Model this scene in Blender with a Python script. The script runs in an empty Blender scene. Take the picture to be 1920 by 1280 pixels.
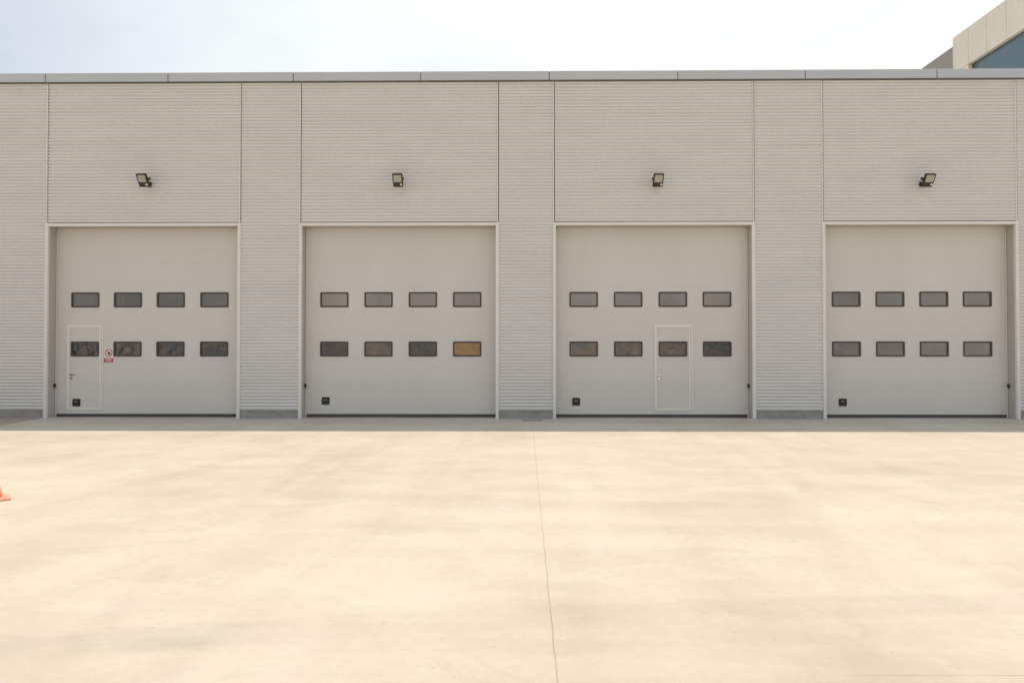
import bpy, bmesh, math, random
from mathutils import Vector, Matrix
random.seed(11)
S = bpy.context.scene
C = S.collection
R = math.radians

# ------------------------------------------------------------------ camera
EYE = Vector((0.0, 0.0, 1.6))
YAW, PITCH, FPX = R(0.67), R(0.9), 1280.0
WALL = 16.5            # front plane of the cladding
LEAF = 16.82           # front plane of the doors
fw = Vector((-math.sin(YAW)*math.cos(PITCH), math.cos(YAW)*math.cos(PITCH), math.sin(PITCH)))
rt = Vector((math.cos(YAW), math.sin(YAW), 0))
up = rt.cross(fw)
def ray(u, v): return fw + rt*((u-960)/FPX) + up*((640-v)/FPX)
def wx(u, y=WALL, v=600):          # measured column -> metres along the facade
    d = ray(u, v); return EYE.x + d.x*(y/d.y)
def wz(v, y=WALL, u=960):
    d = ray(u, v); return EYE.z + d.z*(y/d.y)

cam = bpy.data.cameras.new('camera')
cam.sensor_width = 36; cam.lens = 36*FPX/1920; cam.clip_end = 2000; cam.clip_start = .05
co = bpy.data.objects.new('camera', cam); C.objects.link(co)
co.matrix_world = Matrix((rt, up, -fw)).transposed().to_4x4()
co.location = EYE
S.camera = co

# ------------------------------------------------------------------ materials
def mat(name, col, rough=.5, metal=0.0, spec=.5, var=0.0, vscale=(1,1,1), bump=0.0, bscale=60, nscale=1.5):
    m = bpy.data.materials.new(name); m.use_nodes = True
    nt = m.node_tree; b = nt.nodes['Principled BSDF']
    b.inputs['Base Color'].default_value = (*col, 1)
    b.inputs['Roughness'].default_value = rough
    b.inputs['Metallic'].default_value = metal
    b.inputs['Specular IOR Level'].default_value = spec
    if var or bump:
        g = nt.nodes.new('ShaderNodeNewGeometry')
        mp = nt.nodes.new('ShaderNodeMapping'); mp.inputs['Scale'].default_value = vscale
        nt.links.new(g.outputs['Position'], mp.inputs['Vector'])
    if var:
        n = nt.nodes.new('ShaderNodeTexNoise'); n.inputs['Scale'].default_value = nscale
        n.inputs['Detail'].default_value = 6; n.inputs['Roughness'].default_value = .6
        nt.links.new(mp.outputs['Vector'], n.inputs['Vector'])
        r = nt.nodes.new('ShaderNodeValToRGB')
        r.color_ramp.elements[0].position = .3; r.color_ramp.elements[1].position = .7
        r.color_ramp.elements[0].color = (*[c*(1-var) for c in col], 1)
        r.color_ramp.elements[1].color = (*[min(1, c*(1+var)) for c in col], 1)
        nt.links.new(n.outputs['Fac'], r.inputs['Fac'])
        nt.links.new(r.outputs['Color'], b.inputs['Base Color'])
    if bump:
        n2 = nt.nodes.new('ShaderNodeTexNoise'); n2.inputs['Scale'].default_value = bscale
        n2.inputs['Detail'].default_value = 4
        nt.links.new(g.outputs['Position'], n2.inputs['Vector'])
        bp = nt.nodes.new('ShaderNodeBump'); bp.inputs['Strength'].default_value = bump
        bp.inputs['Distance'].default_value = .01
        nt.links.new(n2.outputs['Fac'], bp.inputs['Height'])
        nt.links.new(bp.outputs['Normal'], b.inputs['Normal'])
    return m

M = {}
M['clad']   = mat('cladding_paint', (.72,.695,.665), .42, var=.03, vscale=(.5,1,2.2), nscale=1.2)
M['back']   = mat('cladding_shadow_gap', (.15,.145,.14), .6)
M['leaf']   = mat('door_enamel', (.68,.643,.592), .45, var=.025, vscale=(1,1,.45), nscale=1.1, bump=.05, bscale=90)
M['trim']   = mat('trim_paint', (.78,.745,.69), .4, var=.03)
M['reveal'] = mat('shaded_reveal_paint', (.50,.465,.41), .5, var=.05, vscale=(1,1,.4))  # cladding paint darkened: the jamb shade is put into its colour
M['coping'] = mat('coping_metal', (.53,.54,.55), .45, var=.03, vscale=(.4,1,1))
M['plinth'] = mat('plinth_concrete', (.34,.32,.295), .85, var=.2, vscale=(1,1,2.5), nscale=4, bump=.4, bscale=40)
M['black']  = mat('black_rubber', (.03,.028,.026), .55)
M['seal'] = mat('grey_seal_rubber', (.085,.08,.074), .7)
M['frame']  = mat('black_window_plastic', (.062,.051,.043), .45)
M['wicket'] = mat('wicket_aluminium', (.80,.755,.675), .38, var=.03)
M['chrome'] = mat('polished_handle', (.86,.78,.68), .22, metal=1)
M['dullhandle'] = mat('dull_grey_handle', (.28,.27,.25), .45)
M['lamp']   = mat('lamp_housing_bronze', (.035,.029,.022), .5)
M['lens']   = mat('lamp_glass', (.42,.40,.31), .12, var=.18, nscale=6)
M['sensor'] = mat('white_sensor', (.75,.73,.68), .35)
M['signw']  = mat('sign_white', (.80,.66,.62), .4)
M['signr']  = mat('sign_red', (.52,.045,.05), .4)
M['signd']  = mat('sign_dark', (.05,.02,.02), .45)
M['signring'] = mat('sign_ring_red', (.30,.03,.045), .4)
M['iron']   = mat('drain_iron', (.42,.40,.37), .6, metal=0, var=.2, nscale=20)
M['hole']   = mat('pit_shade_sheet', (.02,.02,.02), .9)
M['orange'] = mat('cone_orange', (.88,.36,.22), .45, var=.06, nscale=8)
M['conewhite'] = mat('cone_white', (.8,.78,.72), .4)
M['fascia'] = mat('fascia_stone', (.86,.78,.65), .7, var=.05, vscale=(1,1,.5), nscale=2)
M['blueglass'] = mat('sky_blue_glazing', (.115,.185,.225), .14, spec=.55)  # blue of the reflected sky put into the base colour
M['rear']   = mat('rear_render', (.36,.335,.30), .8, var=.05)
M['inside'] = mat('interior_lining', (.78,.76,.74), .8, var=.05)
M['roof']   = mat('roof_sheet', (.42,.42,.41), .6)
M['amber']  = mat('amber_panel', (.90,.56,.15), .5, var=.12, nscale=3)
M['film']   = mat('stretch_film', (.58,.535,.48), .22, var=.35, nscale=4, bump=1.0, bscale=5)
M['carton'] = mat('carton_brown', (.30,.25,.20), .75, var=.2, nscale=5)
M['greenbin'] = mat('green_plastic', (.05,.09,.06), .45)
M['steelgrey'] = mat('grey_steel', (.20,.20,.21), .45, var=.1)

def glass_mat(name, strength):
    m = bpy.data.materials.new(name); m.use_nodes = True
    nt = m.node_tree; nt.nodes.clear(); N = nt.nodes.new; L = nt.links.new
    out = N('ShaderNodeOutputMaterial'); mix = N('ShaderNodeMixShader')
    tr = N('ShaderNodeBsdfTransparent'); tr.inputs['Color'].default_value = (.86,.85,.83,1)
    gl = N('ShaderNodeBsdfGlossy'); gl.inputs['Roughness'].default_value = .06
    gl.inputs['Color'].default_value = (.95,.95,.95,1)
    geo = N('ShaderNodeNewGeometry'); n = N('ShaderNodeTexNoise')
    n.inputs['Scale'].default_value = 3.2; n.inputs['Detail'].default_value = 2
    bp = N('ShaderNodeBump'); bp.inputs['Strength'].default_value = strength; bp.inputs['Distance'].default_value = .05
    L(geo.outputs['Position'], n.inputs['Vector']); L(n.outputs['Fac'], bp.inputs['Height'])
    L(bp.outputs['Normal'], gl.inputs['Normal'])
    fr = N('ShaderNodeFresnel'); fr.inputs['IOR'].default_value = 1.62
    L(bp.outputs['Normal'], fr.inputs['Normal'])
    L(fr.outputs['Fac'], mix.inputs['Fac']); L(tr.outputs[0], mix.inputs[1]); L(gl.outputs[0], mix.inputs[2])
    L(mix.outputs[0], out.inputs['Surface'])
    return m
M['pane'] = glass_mat('flat_acrylic_pane', .12); M['wavypane'] = glass_mat('wavy_acrylic_pane', .8)

# ------------------------------------------------------------------ mesh helpers
def box(bm, x0, x1, y0, y1, z0, z1, mi=0, bev=0.0, seg=1, mtx=None):
    b2 = bmesh.new()
    vs = [b2.verts.new(p) for p in ((x0,y0,z0),(x1,y0,z0),(x1,y1,z0),(x0,y1,z0),(x0,y0,z1),(x1,y0,z1),(x1,y1,z1),(x0,y1,z1))]
    for f in ((0,3,2,1),(4,5,6,7),(0,1,5,4),(1,2,6,5),(2,3,7,6),(3,0,4,7)):
        b2.faces.new([vs[i] for i in f])
    if bev: bmesh.ops.bevel(b2, geom=b2.edges[:], offset=bev, segments=seg, affect='EDGES', profile=.5)
    if mtx is not None: bmesh.ops.transform(b2, matrix=mtx, verts=b2.verts[:])
    merge(bm, b2, mi)
def merge(bm, b2, mi=0):
    mp = {}
    for v in b2.verts: mp[v] = bm.verts.new(v.co)
    for f in b2.faces:
        try:
            nf = bm.faces.new([mp[v] for v in f.verts]); nf.material_index = mi; nf.smooth = f.smooth
        except ValueError: pass
    b2.free()
def cyl(bm, p0, p1, r0, r1=None, n=20, mi=0, smooth=True):
    r1 = r0 if r1 is None else r1
    p0, p1 = Vector(p0), Vector(p1); d = (p1-p0); L = d.length
    b2 = bmesh.new()
    bmesh.ops.create_cone(b2, cap_ends=True, segments=n, radius1=r0, radius2=max(r1, 1e-5), depth=L)
    q = Vector((0,0,1)).rotation_difference(d.normalized()).to_matrix().to_4x4()
    bmesh.ops.transform(b2, matrix=Matrix.Translation((p0+p1)/2) @ q, verts=b2.verts[:])
    for f in b2.faces: f.smooth = smooth and len(f.verts) == 4
    merge(bm, b2, mi)
def obj(name, bm, mats, parent=None):
    me = bpy.data.meshes.new(name); bm.normal_update(); bm.to_mesh(me); bm.free()
    for m in (mats if isinstance(mats, (list, tuple)) else [mats]): me.materials.append(m)
    o = bpy.data.objects.new(name, me); C.objects.link(o)
    if parent is not None: o.parent = parent
    return o
def tag(o, label=None, cat=None, group=None, kind=None):
    if label: o['label'] = label
    if cat: o['category'] = cat
    if group: o['group'] = group
    if kind: o['kind'] = kind
    return o
def empty(name, loc=(0,0,0)):
    o = bpy.data.objects.new(name, None); C.objects.link(o); o.location = loc
    o.empty_display_size = .3
    return o
def one(name, m, args, parent=None, **kw):
    bm = bmesh.new(); box(bm, *args, **kw); return obj(name, bm, m, parent)

# ------------------------------------------------------------------ ground
def ground_mat():
    m = bpy.data.materials.new('cast_concrete_yard'); m.use_nodes = True
    nt = m.node_tree; N = nt.nodes.new; L = nt.links.new
    b = nt.nodes['Principled BSDF']
    geo = N('ShaderNodeNewGeometry')
    def noise(scale, rot, loc, sc, det=5, rough=.55, dist=0.0):
        mp = N('ShaderNodeMapping'); mp.inputs['Scale'].default_value = scale
        mp.inputs['Rotation'].default_value = (0,0,rot); mp.inputs['Location'].default_value = loc
        L(geo.outputs['Position'], mp.inputs['Vector'])
        n = N('ShaderNodeTexNoise'); n.inputs['Scale'].default_value = sc; n.inputs['Detail'].default_value = det
        n.inputs['Roughness'].default_value = rough; n.inputs['Distortion'].default_value = dist
        L(mp.outputs['Vector'], n.inputs['Vector']); return n.outputs['Fac']
    def mrange(x, a, c, lo, hi):
        r = N('ShaderNodeMapRange'); r.interpolation_type = 'SMOOTHSTEP'
        r.inputs['From Min'].default_value = a; r.inputs['From Max'].default_value = c
        r.inputs['To Min'].default_value = lo; r.inputs['To Max'].default_value = hi
        L(x, r.inputs['Value']); return r.outputs['Result']
    def math_(op, a, c=None):
        k = N('ShaderNodeMath'); k.operation = op
        for i, x in enumerate((a, c)):
            if x is None: continue
            if isinstance(x, (int, float)): k.inputs[i].default_value = x
            else: L(x, k.inputs[i])
        return k.outputs[0]
    big = noise((1,1,1), .3, (13,4,0), .32, 4, .55, .4)
    streak = noise((.22,1.5,1), R(8), (0,5,0), .9, 5, .6, .3)      # trowel sweeps along the facade
    streak2 = noise((1.5,.16,1), R(-14), (9,0,0), .8, 5, .6, .3)   # traffic lanes towards the doors
    fine = noise((1,1,1), 0, (0,0,0), 14, 6, .65)
    spots = noise((1,1,1), 0, (7,3,0), 5.5, 2, .5)
    t = math_('ADD', math_('MULTIPLY', mrange(big,.34,.66,0,1), .34), math_('MULTIPLY', mrange(streak,.32,.70,0,1), .22))
    t = math_('ADD', t, math_('MULTIPLY', mrange(streak2,.34,.66,0,1), .22))
    blotch = noise((1,1.3,1), .5, (21,6,0), 1.05, 6, .62, .5)
    t = math_('ADD', t, math_('MULTIPLY', mrange(blotch,.36,.66,0,1), .24))
    ramp = N('ShaderNodeValToRGB'); cr = ramp.color_ramp
    cr.elements[0].position = .12; cr.elements[0].color = (.455,.414,.330,1)
    cr.elements[1].position = .88; cr.elements[1].color = (.552,.518,.448,1)
    e = cr.elements.new(.5); e.color = (.512,.475,.398,1)
    L(t, ramp.inputs['Fac'])
    # small wear marks
    mul = N('ShaderNodeMix'); mul.data_type = 'RGBA'; mul.blend_type = 'MULTIPLY'; mul.inputs['Factor'].default_value = 1
    L(ramp.outputs['Color'], mul.inputs['A'])
    sp = mrange(spots,.70,.78,1,.90); fi = mrange(fine,.3,.7,.97,1.03)
    val = math_('MULTIPLY', sp, fi)
    # sawn joints: x = .155 + .0078 y  and two cross joints
    sep = N('ShaderNodeSeparateXYZ'); L(geo.outputs['Position'], sep.inputs[0])
    wob = math_('MULTIPLY', math_('SUBTRACT', noise((1,1,1), 0, (2,2,0), 2.2, 5, .7), .5), .022)
    def joint(expr, half, dark, brk, lo=None, hi=None):
        d = math_('ABSOLUTE', math_('ADD', expr, wob))
        line = mrange(d, half*.6, half*1.5, dark, 1)
        n = mrange(noise((1,1,1), 0, (brk,brk,0), 1.3, 4, .7), .36, .60, 1, 0)   # broken where filled
        return math_('ADD', math_('MULTIPLY', line, math_('SUBTRACT', 1, n)), n)
    lx = math_('SUBTRACT', sep.outputs['X'], math_('ADD', math_('MULTIPLY', sep.outputs['Y'], .0078), .155))
    dx = math_('ABSOLUTE', math_('ADD', lx, wob))
    val = math_('MULTIPLY', val, mrange(dx, .0015, .0062, .70, 1))
    side = mrange(sep.outputs['X'], 1.5, 2.1, 0, 1)
    j2 = joint(math_('SUBTRACT', sep.outputs['Y'], math_('ADD', math_('MULTIPLY', sep.outputs['X'], .012), 3.41)), .004, .60, 4)
    j2 = math_('ADD', math_('MULTIPLY', j2, side), math_('SUBTRACT', 1, side))
    val = math_('MULTIPLY', val, j2)
    val = math_('MULTIPLY', val, joint(math_('SUBTRACT', sep.outputs['Y'], 7.58), .006, .92, 9))
    # concrete a little darker towards the camera, with a wavy edge
    wv = math_('MULTIPLY', math_('SUBTRACT', noise((.5,1,1), 0, (8,3,0), .5, 4, .6), .5), 2.6)
    val = math_('MULTIPLY', val, mrange(math_('ADD', sep.outputs['Y'], wv), 3.0, 5.4, .90, 1))
    # tyre tracks: soft bands x = a + b y + c y^2, or y = a + b x + c x^2, worn thin in places
    patch = mrange(noise((1,1,1), 0, (5,8,0), .7, 4, .6), .36, .62, .25, 1)
    tread = mrange(noise((1,1,1), 0, (1,2,0), 7, 3, .6), .3, .7, .75, 1)
    def track(p, q, a, b, c, half, depth):
        q2 = math_('MULTIPLY', q, q)
        d = math_('SUBTRACT', p, math_('ADD', math_('ADD', math_('MULTIPLY', q, b), a), math_('MULTIPLY', q2, c)))
        band = mrange(math_('ABSOLUTE', d), half*.55, half*1.25, depth, 0)
        return math_('SUBTRACT', 1, math_('MULTIPLY', math_('MULTIPLY', band, patch), tread))
    X, Y = sep.outputs['X'], sep.outputs['Y']
    for p, q, t0, t1, t2, half, depth in (
        (Y,X,4.15,.13,-.014,.19,.12),(Y,X,2.95,.06,.015,.14,.09),(Y,X,3.75,-.04,-.02,.12,.06),(Y,X,6.3,-.05,.01,.15,.04),
        (X,Y,-7.4,.02,.012,.13,.06),(X,Y,-5.7,.02,.012,.13,.06),(X,Y,-4.2,.30,-.012,.13,.05),(X,Y,-2.6,.28,-.012,.13,.05),
        (X,Y,3.9,-.16,.012,.13,.05),(X,Y,5.6,-.16,.012,.13,.05),(X,Y,9.3,-.30,.014,.14,.06),(X,Y,11.0,-.30,.014,.14,.06),
        (X,Y,-1.4,-.35,.021,.11,.045),(X,Y,.3,.45,-.009,.11,.045)):
        val = math_('MULTIPLY', val, track(p, q, t0, t1, t2, half, depth))
    pale = noise((.55,1.25,1), R(12), (31,12,0), 1.7, 6, .62, .6)
    val = math_('MULTIPLY', val, mrange(pale, .53, .63, 1, 1.045))
    stain = noise((1,1.4,1), R(-20), (41,2,0), 1.1, 7, .68, .8)
    val = math_('MULTIPLY', val, mrange(stain, .60, .70, 1, .93))
    grit = noise((1,1,1), 0, (4,4,0), 95, 3, .7)
    val = math_('MULTIPLY', val, mrange(grit, .25, .75, .955, 1.045))
    pits = noise((1,1,1), 0, (6,1,0), 24, 1, .5)
    val = math_('MULTIPLY', val, mrange(pits, .76, .80, 1, .72))
    rgb = N('ShaderNodeCombineColor')
    for i in range(3): L(val, rgb.inputs[i])
    L(rgb.outputs['Color'], mul.inputs['B'])
    L(mul.outputs['Result'], b.inputs['Base Color'])
    b.inputs['Roughness'].default_value = .52
    b.inputs['Specular IOR Level'].default_value = .4
    bp = N('ShaderNodeBump'); bp.inputs['Strength'].default_value = .25; bp.inputs['Distance'].default_value = .006
    L(fine, bp.inputs['Height']); L(bp.outputs['Normal'], b.inputs['Normal'])
    return m
def sheet(name, pts, z, m):
    bm = bmesh.new(); bm.faces.new([bm.verts.new((x, y, z)) for x, y in pts]); return obj(name, bm, m)
tag(sheet('concrete_yard', [(-260,-260),(260,-260),(260,420),(-260,420)], 0, ground_mat()), kind='structure')
M['sidepave'] = mat('old_side_paving', (.36,.31,.245), .85, var=.14, nscale=3, bump=.5, bscale=30)
tag(sheet('side_paving', [(-17.5,8.0),(-10.3,8.0),(-11.64,16.46),(-17.5,16.46)], .004, M['sidepave']), kind='structure')

# ------------------------------------------------------------------ warehouse
wh = tag(empty('warehouse', (0, 0, 0)), 'long low warehouse clad in pale corrugated metal with four grey sectional doors', 'warehouse')
OPEN = [(89.2,444.8),(565.6,929.4),(1042.4,1410.7),(1548.3,1905.0)]
OPEN = [(round(wx(a),3), round(wx(b),3)) for a, b in OPEN]
HEAD = 4.67; TW = .075; TOP = 8.17; PL = .20
XL, XR = -17.0, 14.85
PITCHW, DEPTH = .08, .032
PROFILE = [(0, DEPTH)] + [(.003+.052*k/7, DEPTH*(1-math.sin(math.pi*(.12+.76*k/7))**.6)) for k in range(8)] + [(.058, DEPTH)]

def corrugated(x0, x1, z0, z1, parent, label=None):
    bm = bmesh.new()
    prof = []; z = z0
    while z < z1 - 1e-4:
        for dz, dy in PROFILE:
            if z+dz < z1: prof.append((z+dz, dy))
        z += PITCHW
    prof.append((z1, DEPTH))
    n = max(1, int((x1-x0)/1.0))
    rows = [[bm.verts.new((x0+(x1-x0)*i/n, WALL-.004+dy, zz)) for i in range(n+1)] for zz, dy in prof]
    for a, b in zip(rows, rows[1:]):
        for i in range(n): bm.faces.new((a[i], a[i+1], b[i+1], b[i]))
    # closed returns at both ends so a panel has thickness
    for i, s in ((0,-1),(n,1)):
        back = [bm.verts.new((rows[0][i].co.x, WALL+.035, zz)) for zz, _ in prof]
        for k in range(len(rows)-1):
            q = (rows[k][i], rows[k+1][i], back[k+1], back[k])
            bm.faces.new(q if s > 0 else q[::-1])
    return obj('wall_panel', bm, M['clad'], parent)

edges = [(XL, OPEN[0][0]-TW)] + [(OPEN[i][1]+TW, OPEN[i+1][0]-TW) for i in range(3)] + [(OPEN[3][1]+TW, XR)]
for a, b in edges:
    corrugated(a, b, PL+.012, TOP, wh)
    one('plinth', M['plinth'], (a+.004, b-.004, WALL+.012, WALL+.30, -.05, PL), wh, bev=.004)
    one('base_flashing', M['clad'], (a, b, WALL-.006, WALL+.03, PL+.001, PL+.011), wh)
for a, b in OPEN:
    corrugated(a-TW+.050, b+TW-.046, HEAD+TW+.02, TOP, wh)
for a, b in OPEN:
    for x0, x1 in ((a-TW+.001, a-TW+.030), (b+TW-.044, b+TW-.019)):
        one('panel_edge_trim', M['trim'], (x0, x1, WALL-.006, WALL+.034, HEAD+TW+.002, TOP), wh, bev=.002)
# structural backing behind the cladding (leaves the door openings free)
def backing(x0, x1, z0, z1, yb=WALL+.036):
    return one('wall_core', [M['back']], (x0, x1, yb, WALL+.30, z0, z1), wh)
for a, b in edges: backing(a+.02 if a > XL else a, b-.02 if b < XR else b, PL+.004, TOP)
for a, b in OPEN:
    backing(a-TW-.018, b+TW+.018, HEAD+.03, TOP)

# door surrounds
for a, b in OPEN:
    bm = bmesh.new()
    for x0, x1 in ((a-TW, a), (b, b+TW)):
        box(bm, x0, x1, WALL-.022, WALL+.05, .0, HEAD, bev=.004)
    box(bm, a-TW, b+TW, WALL-.022, WALL+.05, HEAD+.001, HEAD+TW, bev=.004)
    obj('door_surround', bm, M['trim'], wh)
    bm = bmesh.new()
    box(bm, a-.03, a-.004, WALL+.051, LEAF+.0, 0, HEAD+.0)
    box(bm, b+.004, b+.03, WALL+.051, LEAF+.0, 0, HEAD+.0)
    box(bm, a-.03, b+.03, WALL+.051, LEAF-.02, HEAD+.002, HEAD+.028)
    obj('door_reveal', bm, M['reveal'], wh)

# sectional doors
ROW1, ROW2 = 2.897, 1.679
WW, WH = .70, .372
SECT = [.078, .765, 1.375, 1.985, 2.595, 3.205, 3.815, 4.425, 4.85]
WINS = [
  [(133.8,186),(213.9,265.7),(293.9,346.4),(375.6,428.4)],
  [(600,653.9),(682.7,736.9),(766,819.9),(849,903)],
  [(1067.3,1121.4),(1150.6,1205),(1234.2,1289),(1317.2,1371.7)],
  [(1559.7,1613.5),(1642,1695.6),(1724,1778),(1806,1859)]]
def plate(bm, xs, zs, hole, y0, y1, mi=0):
    def ok(i, j): return 0 <= i < len(xs)-1 and 0 <= j < len(zs)-1 and not hole((xs[i]+xs[i+1])/2, (zs[j]+zs[j+1])/2)
    vf, vb = {}, {}
    def V(d, i, j, y):
        if (i,j) not in d: d[(i,j)] = bm.verts.new((xs[i], y, zs[j]))
        return d[(i,j)]
    for i in range(len(xs)-1):
        for j in range(len(zs)-1):
            if not ok(i,j): continue
            q = ((i,j),(i+1,j),(i+1,j+1),(i,j+1))
            bm.faces.new([V(vf,*p,y0) for p in q]); bm.faces.new([V(vb,*p,y1) for p in q[::-1]])
            for (p, q2, di, dj) in ((q[0],q[1],0,-1),(q[1],q[2],1,0),(q[2],q[3],0,1),(q[3],q[0],-1,0)):
                if not ok(i+di, j+dj):
                    bm.faces.new([V(vf,*q2,y0), V(vf,*p,y0), V(vb,*p,y1), V(vb,*q2,y1)])
def rrect(cx, cz, w, h, r, n=4):
    pts = []
    for sx, sz, a0 in ((1,1,0),(-1,1,90),(-1,-1,180),(1,-1,270)):
        for k in range(n+1):
            a = R(a0 + 90*k/n)
            pts.append((cx+sx*(w/2-r)+r*math.cos(a), cz+sz*(h/2-r)+r*math.sin(a)))
    return pts
def ring(bm, outer, inner, y0, y1, lip=.006):
    """picture-frame ring standing proud of a wall: front face, inner slope, outer side"""
    n = len(outer)
    def loop(pts, y): return [bm.verts.new((x, y, z)) for x, z in pts]
    ob, of = loop(outer, y1), loop(outer, y0); inf, inb = loop(inner, y0+lip*.4), loop(inner, y1+.012)
    for a, b in ((ob,of),(of,inf),(inf,inb)):
        for i in range(n):
            k = (i+1) % n
            bm.faces.new((a[i], b[i], b[k], a[k]))
WHEN = [.0, 0, 0, 0]
doors = []
for di, (a, b) in enumerate(OPEN):
    wc = [(wx(u0, LEAF)+wx(u1, LEAF))/2 for u0, u1 in WINS[di]]
    cells = [(cx, cz) for cz in (ROW1, ROW2) for cx in wc]
    def hole(x, z): return any(abs(x-cx) < WW/2-.022 and abs(z-cz) < WH/2-.022 for cx, cz in cells)
    bm = bmesh.new()
    xs = [a-.12, b+.12]
    for cx in wc: xs += [cx-WW/2+.022, cx+WW/2-.022]
    xs = sorted(xs)
    for s0, s1 in zip(SECT, SECT[1:]):
        zs = [s0+.0012, s1-.0012]
        for cz in (ROW1, ROW2):
            if s0 < cz < s1: zs += [cz-WH/2+.022, cz+WH/2-.022]
        plate(bm, xs, sorted(zs), hole, LEAF, LEAF+.042)
    for s in SECT[1:-1]: box(bm, a-.12, b+.12, LEAF+.004, LEAF+.030, s-.0011, s+.0011)
    leaf = obj('sectional_door', bm, M['leaf'], wh); doors.append(leaf)
    for cx, cz in cells:
        bm = bmesh.new()
        ring(bm, rrect(cx, cz, WW, WH, .028), rrect(cx, cz, WW-.074, WH-.074, .018), LEAF-.014, LEAF)
        obj('window_frame', bm, M['frame'], leaf)
        bm = bmesh.new(); box(bm, cx-WW/2+.03, cx+WW/2-.03, LEAF+.013, LEAF+.017, cz-WH/2+.03, cz+WH/2-.03)
        obj('window_pane', bm, M['pane' if cz == ROW1 or di == 3 else 'wavypane'], leaf)
    one('bottom_seal', M['seal'], (a-.0, b+.0, LEAF+.002, LEAF+.05, .010, .074), leaf, bev=.006)
    # guide strip at the visible jamb corner and the photo-eye
    left = di < 2
    xg = a if left else b
    s = 1 if left else -1
    g0, g1 = sorted((xg+s*.002, xg+s*.030))
    one('guide_strip', M['leaf'], (g0, g1, LEAF-.035, LEAF-.003, 0, HEAD-.03), wh, bev=.003)
    s0, s1 = sorted((xg+s*.0, xg+s*.040))
    bm = bmesh.new()
    box(bm, s0, s1, LEAF-.10, LEAF-.037, .745, .82, bev=.008, seg=2)
    cyl(bm, ((s0+s1)/2, LEAF-.07, .70), ((s0+s1)/2, LEAF-.07, .74), .007, n=10)
    obj('photo_eye', bm, M['black'], wh)
    if not left:
        one('guide_strip', M['leaf'], (a+.002, a+.016, LEAF-.02, LEAF-.003, 0, HEAD-.03), wh, bev=.003)

# recessed lifting handles near the foot of each door
PULL = [(145.1,754.3),(611.4,751.2),(1080,752.6),(1578.8,754)]
for di, (u, v) in enumerate(PULL):
    cx, cz = wx(u, LEAF), wz(v, LEAF, u)
    bm = bmesh.new()
    ring(bm, rrect(cx, cz, .19, .185, .025), rrect(cx, cz, .145, .135, .02), LEAF-.016, LEAF)
    box(bm, cx-.08, cx+.08, LEAF-.0035, LEAF-.001, cz-.075, cz+.075)
    box(bm, cx-.066, cx+.066, LEAF-.021, LEAF-.004, cz+.012, cz+.055, bev=.005)
    box(bm, cx-.045, cx+.035, LEAF-.0235, LEAF-.0212, cz+.021, cz+.030, mi=1)
    obj('lifting_handle', bm, [M['black'], M['sensor']], doors[di])

for di in (1, 2):
    u, v = PULL[di]; cx, cz = wx(u, LEAF), wz(v, LEAF, u)
    one('handle_label', M['sensor'], (cx-.095, cx+.095, LEAF-.003, LEAF-.0005, cz-.175, cz-.135), doors[di])

# wicket doors (first and third)
for di, (u0, u1, hm) in ((0, (127,194.5,'dullhandle')), (2, (1226.5,1298,'chrome'))):
    x0, x1 = wx(u0, LEAF), wx(u1, LEAF); z0, z1 = .17, 2.285
    bm = bmesh.new(); y0, y1 = LEAF-.016, LEAF-.001
    w = .062
    box(bm, x0, x0+w, y0, y1, z0, z1, bev=.004)
    box(bm, x1-w*.55, x1, y0, y1, z0, z1, bev=.004)
    box(bm, x1-w*1.5, x1-w*.75, y0+.003, y1, z0+.05, z1-.085, bev=.003)
    box(bm, x0+w+.001, x1-w*.55-.001, y0, y1, z1-.08, z1, bev=.004)
    box(bm, x0+w+.001, x1-w*.55-.001, y0, y1, z0, z0+.045, bev=.004)
    obj('wicket_frame', bm, M['wicket'], doors[di])
    bm = bmesh.new(); hx = x0+w+.045; hz = 1.04
    cyl(bm, (hx, LEAF-.001, hz), (hx, LEAF-.012, hz), .027, n=24)
    cyl(bm, (hx, LEAF-.012, hz), (hx, LEAF-.06, hz), .010, n=16)
    box(bm, hx-.011, hx+.125, LEAF-.068, LEAF-.050, hz-.011, hz+.011, bev=.006, seg=2)
    cyl(bm, (hx, LEAF-.001, hz-.085), (hx, LEAF-.014, hz-.085), .026, n=24)
    cyl(bm, (hx, LEAF-.014, hz-.085), (hx, LEAF-.022, hz-.085), .010, n=16)
    obj('lever_handle', bm, M[hm], doors[di])
    for hz2 in (.45, 1.2, 1.95):
        bm = bmesh.new()
        cyl(bm, (x1-w*.62, LEAF-.018, hz2-.05), (x1-w*.62, LEAF-.018, hz2+.05), .009, n=12)
        obj('wicket_hinge', bm, M['wicket'], doors[di])

# coping along the parapet
CJ = [XL-.0] + [wx(u, WALL-.07, 140) for u in (85,315,550,789,1030,1271,1510,1757)] + [XR+.05]
CJ.insert(1, CJ[1]-3.06)
for a, b in zip(CJ, CJ[1:]):
    bm = bmesh.new()
    pr = [(WALL-.070,8.19),(WALL-.070,8.400),(WALL-.062,8.406),(WALL+.36,8.385),(WALL+.36,8.30),(WALL-.045,8.30),(WALL-.045,8.19)]
    va = [bm.verts.new((a+.011, y, z)) for y, z in pr]; vb = [bm.verts.new((b-.011, y, z)) for y, z in pr]
    n = len(pr)
    for i in range(n): bm.faces.new((va[i], va[(i+1)%n], vb[(i+1)%n], vb[i]))
    bm.faces.new(va[::-1]); bm.faces.new(vb)
    bmesh.ops.recalc_face_normals(bm, faces=bm.faces[:])
    obj('coping', bm, M['coping'], wh)
for j in CJ[1:-1]:
    one('coping_sleeve', M['back'], (j-.04, j+.04, WALL-.0605, WALL+.34, 8.197, 8.384), wh)
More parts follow.
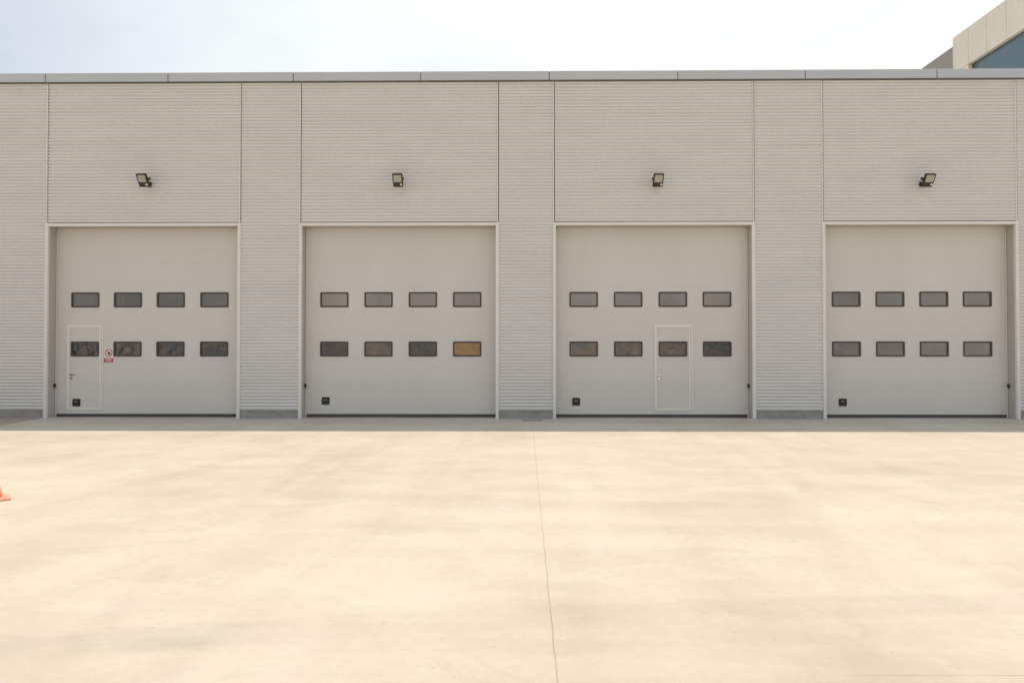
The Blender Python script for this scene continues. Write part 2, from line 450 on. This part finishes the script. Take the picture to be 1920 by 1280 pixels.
one('parapet_core', M['back'], (XL, XR, WALL-.040, WALL+.30, TOP+.001, 8.295), wh)

# shell: roof with unseen openings added to light the interior, far wall, ends
BACKY = 29.0
bm = bmesh.new()
lights = []
for a, b in OPEN:
    c = (a+b)/2; lights.append((c-2.2, c+2.2))
xs = sorted([XL, XR] + [v for p in lights for v in p]); ys = [WALL+.301, 21.6, 28.6, BACKY]
def rh(x, y): return any(p[0] < x < p[1] for p in lights) and 21.6 < y < 28.6
for i in range(len(xs)-1):
    for j in range(len(ys)-1):
        if not rh((xs[i]+xs[i+1])/2, (ys[j]+ys[j+1])/2):
            box(bm, xs[i], xs[i+1], ys[j], ys[j+1], 7.6, 7.75)
obj('roof', bm, M['roof'], wh)
one('rear_wall', M['inside'], (XL, XR, BACKY+.001, BACKY+.2, 0, 7.9), wh)
one('end_wall', M['inside'], (XL-.2, XL-.001, WALL+.02, BACKY, 0, 8.1), wh)
one('end_wall', M['inside'], (XR+.001, XR+.15, WALL+.02, BACKY, 0, 8.1), wh)
for (a, b), (c, d) in zip(OPEN, OPEN[1:]): one('bay_partition', M['inside'], ((b+c)/2-.08, (b+c)/2+.08, WALL+.6, BACKY-.01, 0.01, 7.59), wh)

# ------------------------------------------------------------------ floodlights over the doors
def floodlight(name, label, x, z):
    e = tag(empty(name, (x, WALL, z)), label, 'floodlight', 'floodlights over the warehouse doors')
    def part(n, bm, m): return obj(n, bm, m, e)
    bm = bmesh.new()
    box(bm, -.045, .045, -.02, -.001, -.06, .06, bev=.004)
    cyl(bm, (0,-.02,0), (0,-.20,0), .016, n=14)
    part('wall_arm', bm, M['lamp'])
    T = Matrix.Translation((0,-.30,.03)) @ Matrix.Rotation(R(33), 4, 'X')      # leans out, face looking down
    bm = bmesh.new()
    W, H, D = .118, .160, .035
    box(bm, -W, W, -D, D, -H, H, bev=.010, seg=2, mtx=T)
    for k in range(7):
        xx = -W+.03+k*(2*W-.06)/6
        box(bm, xx-.004, xx+.004, D+.001, D+.022, -.09, H-.02, mtx=T)
    # raised bezel round the glass
    for q in ((-W+.001,-W+.022,-.055,H-.001),(W-.022,W-.001,-.055,H-.001),(-W+.023,W-.023,H-.024,H-.001),(-W+.023,W-.023,-.055,-.038)):
        box(bm, q[0], q[1], -D-.010, -D-.0005, q[2], q[3], bev=.002, mtx=T)
    part('housing', bm, M['lamp'])
    bm = bmesh.new(); box(bm, -W+.0235, W-.0235, -D-.006, -D-.001, -.0375, H-.0245, mtx=T); part('lamp_glass', bm, M['lens'])
    bm = bmesh.new()
    for s in (-1, 1):
        box(bm, s*(W+.004)-.004+.0, s*(W+.004)+.004, -.01, .125, -.022, .022, bev=.002, mtx=T)
    box(bm, -W-.008, W+.008, .126, .134, -.022, .022, bev=.002, mtx=T)
    part('bracket', bm, M['lamp'])
    bm = bmesh.new()
    b2 = bmesh.new(); bmesh.ops.create_uvsphere(b2, u_segments=16, v_segments=10, radius=.028)
    for f in b2.faces: f.smooth = True
    bmesh.ops.transform(b2, matrix=T @ Matrix.Translation((W-.042, -D-.004, -.095)), verts=b2.verts[:]); merge(bm, b2)
    part('motion_sensor', bm, M['sensor'])
    return e
FL = [(281,'black floodlight tilted downward above the door with the red notice'),
      (750,'black floodlight tilted downward above the door with the amber window pane'),
      (1229.5,'black floodlight tilted downward above the door with the shiny lever handle'),
      (1727,'black floodlight tilted downward above the rightmost door, below the neighbouring roof corner')]
for u, lab in FL:
    floodlight('floodlight', lab, wx(u, WALL, 343), wz(346, WALL, u))

# ------------------------------------------------------------------ prohibition sign on the first door
sx0, sx1 = wx(195.8, LEAF), wx(213.2, LEAF); sz1, sz0 = wz(652, LEAF, 204), wz(679.6, LEAF, 204)
sc = (sx0+sx1)/2
sg = tag(empty('prohibition_sign', (sc, LEAF-.001, sz0)), 'small white and red no-entry notice stuck between the wicket door and a window', 'sign')
w, h = sx1-sx0, sz1-sz0
def sp(n, bm, m): return obj(n, bm, m, sg)
bm = bmesh.new(); box(bm, -w/2, w/2, -.005, 0, 0, h, bev=.0015); sp('sign_board', bm, M['signw'])
bm = bmesh.new(); box(bm, -w/2+.004, w/2-.004, -.007, -.0052, .008, .112, bev=.0008); sp('red_panel', bm, M['signr'])
bm = bmesh.new()
for zz, ws in ((.088,(.045,.03,.05)),(.060,(.06,.07)),(.032,(.035,.05,.03))):
    tot = sum(ws)+.012*(len(ws)-1); x = -tot/2
    for q in ws: box(bm, x, x+q, -.0082, -.0072, zz-.0075, zz+.0075); x += q+.012
sp('sign_text', bm, M['signw'])
cz = h-.122; r1, r0 = .092, .077
bm = bmesh.new(); n = 40
def cl(r, y): return [bm.verts.new((r*math.cos(2*math.pi*i/n), y, cz+r*math.sin(2*math.pi*i/n))) for i in range(n)]
o1, o2, i2, i1 = cl(r1,-.0052), cl(r1,-.0078), cl(r0,-.0078), cl(r0,-.0052)
for A, B in ((o1,o2),(o2,i2),(i2,i1)):
    for i in range(n): bm.faces.new((A[i], A[(i+1)%n], B[(i+1)%n], B[i]))
bmesh.ops.recalc_face_normals(bm, faces=bm.faces[:])
box(bm, -r0+.002, r0-.002, -.0092, -.0082, -.0065, .0065, mtx=Matrix.Translation((0,0,cz)) @ Matrix.Rotation(R(45), 4, 'Y'))
sp('prohibition_ring', bm, M['signring'])
bm = bmesh.new(); T = Matrix.Translation((.008,0,cz-.02))
box(bm, -.024, .028, -.0076, -.0056, -.026, .014, bev=.0005, mtx=T)
for k, (fx, fl) in enumerate(((-.019,.028),(-.006,.038),(.008,.036),(.021,.026))):
    box(bm, fx-.0045, fx+.0045, -.0076, -.0056, .0141, .0141+fl, mtx=T)
box(bm, .0285, .047, -.0076, -.0056, -.012, -.002, mtx=T @ Matrix.Rotation(R(-25), 4, 'Y'))
sp('hand_symbol', bm, M['signd'])

# ------------------------------------------------------------------ drain grate by the pier
gx0, gx1, gy0, gy1 = .03, .55, 15.86, 16.26
e = tag(empty('drain_grate', ((gx0+gx1)/2, (gy0+gy1)/2, 0)), 'small slotted iron drain grate set in the yard before the second pier', 'drain grate')
gw, gd = (gx1-gx0)/2, (gy1-gy0)/2
bm = bmesh.new(); box(bm, -gw+.01, gw-.01, -gd+.01, gd-.01, .003, .005); obj('pit_shade_sheet', bm, M['hole'], e)  # flat black sheet stands in for the shade below the slots
bm = bmesh.new()
for q in ((-gw,gw,-gd,-gd+.03),(-gw,gw,gd-.03,gd),(-gw,-gw+.03,-gd+.031,gd-.031),(gw-.03,gw,-gd+.031,gd-.031)):
    box(bm, *q, .0, .012, bev=.002)
obj('grate_frame', bm, M['iron'], e)
bm = bmesh.new()
for k in range(12):
    x = -gw+.055+k*(2*gw-.11)/11
    box(bm, x-.012, x+.012, -gd+.031, gd-.031, .006, .011)
obj('grate_bars', bm, M['iron'], e)

# ------------------------------------------------------------------ traffic cone at the left edge
e = tag(empty('traffic_cone', (-5.752, 7.37, 0)), 'orange traffic cone cut off by the left edge of the picture', 'traffic cone')
e.rotation_euler.z = R(43)
bm = bmesh.new(); box(bm, -.17, .17, -.17, .17, .0, .024, bev=.010, seg=2); obj('cone_base', bm, M['orange'], e)
def frus(name, m, z0, z1):
    def r(z): return .106 - .086*(z-.026)/.52
    bm = bmesh.new(); cyl(bm, (0,0,z0), (0,0,z1), r(z0), r(z1), n=40); obj(name, bm, m, e)
frus('cone_body', M['orange'], .027, .20); frus('white_band', M['conewhite'], .201, .33)
frus('cone_tip', M['orange'], .331, .53)

# ------------------------------------------------------------------ neighbouring building
nb = tag(empty('neighbouring_building', (15.2, 24, 0)), 'taller building behind the roof at right with cream fascia and blue glazing', 'building')
def nbx(name, m, x0, x1, y0, y1, z0, z1, bev=.006):
    return one(name, m, (x0-15.2, x1-15.2, y0-24, y1-24, z0, z1), nb, bev=bev)
ZT, ZB = 12.62, 11.36
ys = [24.0, 23.17, 22.27, 21.36, 20.45, 19.55, 18.65, 17.75]
for a, b in zip(ys, ys[1:]):
    nbx('fascia_panel', M['fascia'], 15.2, 15.34, b+.007, a-.007, ZB, ZT)
nbx('fascia_panel', M['fascia'], 15.2, 15.34, 23.177, 23.993, 0, ZB-.012)
nbx('fascia_core', M['rear'], 15.22, 24.0, 17.75, 23.98, ZB+.02, ZT-.03, 0)
nbx('blue_glazing', M['blueglass'], 15.36, 23.9, 17.8, 23.15, 0, ZB+.01, 0)
nbx('side_wall', M['rear'], 15.6, 24.0, 24.0, 40.0, 0, 12.6, 0)

# ------------------------------------------------------------------ cabinet, and made-up stacks that darken the lower panes like reflections
def stack(name, label, cat, cx, y, w, d, h, m, group=None):
    bm = bmesh.new()
    box(bm, -w/2, w/2, -d/2, d/2, .15, h, bev=.05, seg=3)
    for k in (-1, 0, 1): box(bm, k*w*.42-.06, k*w*.42+.06, -d/2, d/2, 0, .149, mi=1)
    o = obj(name, bm, [m, M['carton']]); o.location = (cx, y, 0)
    return tag(o, label, cat, group)
def wc(di, k): return (wx(WINS[di][k][0], LEAF)+wx(WINS[di][k][1], LEAF))/2
G = 'stand-in stacks added behind the lower panes'
def behind(di, k, y): return EYE.x + (wc(di, k)-EYE.x)*y/LEAF
stack('storage_cabinet', 'amber cabinet showing behind the last lower pane of the second door', 'cabinet', behind(1,3,24.6)+.03, 24.6, 1.35, .5, 2.3, M['amber'])
for di, k, y, w, h, m, lab in (
    (0,0,18.4,1.0,2.10,'steelgrey','dim stand-in stack added behind the window of the left wicket door'),
    (0,1,20.8,1.3,2.05,'film','dim stand-in stack added behind the lower window right of the red notice'),
    (0,2,18.5,1.0,2.15,'steelgrey','dark stand-in stack added behind the third lower window of the leftmost door'),
    (0,3,18.4,1.15,2.10,'carton','dark stand-in stack added behind the last lower window of the leftmost door'),
    (1,0,18.4,1.1,2.10,'carton','brownish stand-in stack added behind the first lower window of the second door'),
    (1,1,21.0,1.1,2.12,'film','dim stand-in stack added behind the second lower window of the door with the amber pane'),
    (1,2,18.6,1.1,2.20,'steelgrey','grey stand-in stack added behind the lower window just left of the amber pane'),
    (2,0,21.4,1.35,2.05,'film','crumpled stand-in stack added behind the first lower window of the third door'),
    (2,1,21.9,1.3,2.12,'film','crumpled stand-in stack added behind the window left of the wicket with shiny handle'),
    (2,2,21.4,1.35,2.08,'film','crumpled stand-in stack added behind the window of the wicket with shiny handle'),
    (2,3,18.4,1.15,2.20,'greenbin','dark green stand-in stack added behind the last lower window of the third door')):
    stack('stand_in_stack', lab, 'stack', behind(di, k, y), y, w, .9, h, M[m], G)

# ------------------------------------------------------------------ light
SUN = Vector((.09, .310, 1.0)).normalized()
el = math.asin(SUN.z); az = math.atan2(SUN.x, SUN.y)
ld = bpy.data.lights.new('sun', 'SUN'); ld.energy = 3.05; ld.angle = R(.53); ld.color = (1.0,.83,.665)
lo = bpy.data.objects.new('sun', ld); C.objects.link(lo); lo.location = (0,0,30)
lo.rotation_euler = (-SUN).to_track_quat('-Z', 'Y').to_euler()

w = bpy.data.worlds.new('World'); S.world = w; w.use_nodes = True
nt = w.node_tree; nt.nodes.clear(); N = nt.nodes.new; L = nt.links.new
out = N('ShaderNodeOutputWorld'); bg = N('ShaderNodeBackground'); bg.inputs['Strength'].default_value = .128
sky = N('ShaderNodeTexSky'); sky.sky_type = 'NISHITA'; sky.sun_disc = False
sky.sun_elevation = el; sky.sun_rotation = az; sky.dust_density = 4.5; sky.air_density = 1.0; sky.ozone_density = .35
tc = N('ShaderNodeTexCoord'); mp = N('ShaderNodeMapping'); mp.inputs['Scale'].default_value = (1,1,2.6)
mp.inputs['Rotation'].default_value = (0,0,R(20))
nz = N('ShaderNodeTexNoise'); nz.inputs['Scale'].default_value = 2.1; nz.inputs['Detail'].default_value = 7; nz.inputs['Roughness'].default_value = .55
nz.inputs['Distortion'].default_value = .4
L(tc.outputs['Generated'], mp.inputs['Vector']); L(mp.outputs['Vector'], nz.inputs['Vector'])
rg = N('ShaderNodeMapRange'); rg.inputs['From Min'].default_value = .35; rg.inputs['From Max'].default_value = .68
rg.inputs['To Min'].default_value = -.12; rg.inputs['To Max'].default_value = .22
L(nz.outputs['Fac'], rg.inputs['Value'])
# the veil of thin cloud thickens towards the right-hand part of the sky, below the sun
dt = N('ShaderNodeVectorMath'); dt.operation = 'DOT_PRODUCT'
dt.inputs[1].default_value = Vector((.40,.85,.50)).normalized()
L(tc.outputs['Generated'], dt.inputs[0])
hf = N('ShaderNodeMath'); hf.operation = 'MULTIPLY_ADD'; hf.inputs[1].default_value = .5; hf.inputs[2].default_value = .5
L(dt.outputs['Value'], hf.inputs[0])
vr = N('ShaderNodeValToRGB'); vr.color_ramp.interpolation = 'EASE'
for i, (p, q) in enumerate(((0,.40),(.52,.38),(.755,.46),(.87,.80),(1,.95))):
    e = vr.color_ramp.elements[i] if i < 2 else vr.color_ramp.elements.new(p)
    e.position = p; e.color = (q,q,q,1)
L(hf.outputs[0], vr.inputs['Fac'])
ad = N('ShaderNodeMath'); ad.operation = 'ADD'; ad.use_clamp = True
L(rg.outputs['Result'], ad.inputs[0]); L(vr.outputs['Color'], ad.inputs[1])
mx = N('ShaderNodeMix'); mx.data_type = 'RGBA'
mx.inputs['B'].default_value = (6.75,6.92,6.75,1)      # thin bright cirrus veil
L(ad.outputs[0], mx.inputs['Factor']); L(sky.outputs['Color'], mx.inputs['A'])
L(mx.outputs['Result'], bg.inputs['Color']); L(bg.outputs[0], out.inputs['Surface'])

S.view_settings.view_transform = 'Standard'; S.view_settings.look = 'None'
S.view_settings.exposure = .26; S.view_settings.gamma = 1
S.cycles.max_bounces = 10; S.cycles.diffuse_bounces = 5; S.cycles.transparent_max_bounces = 12
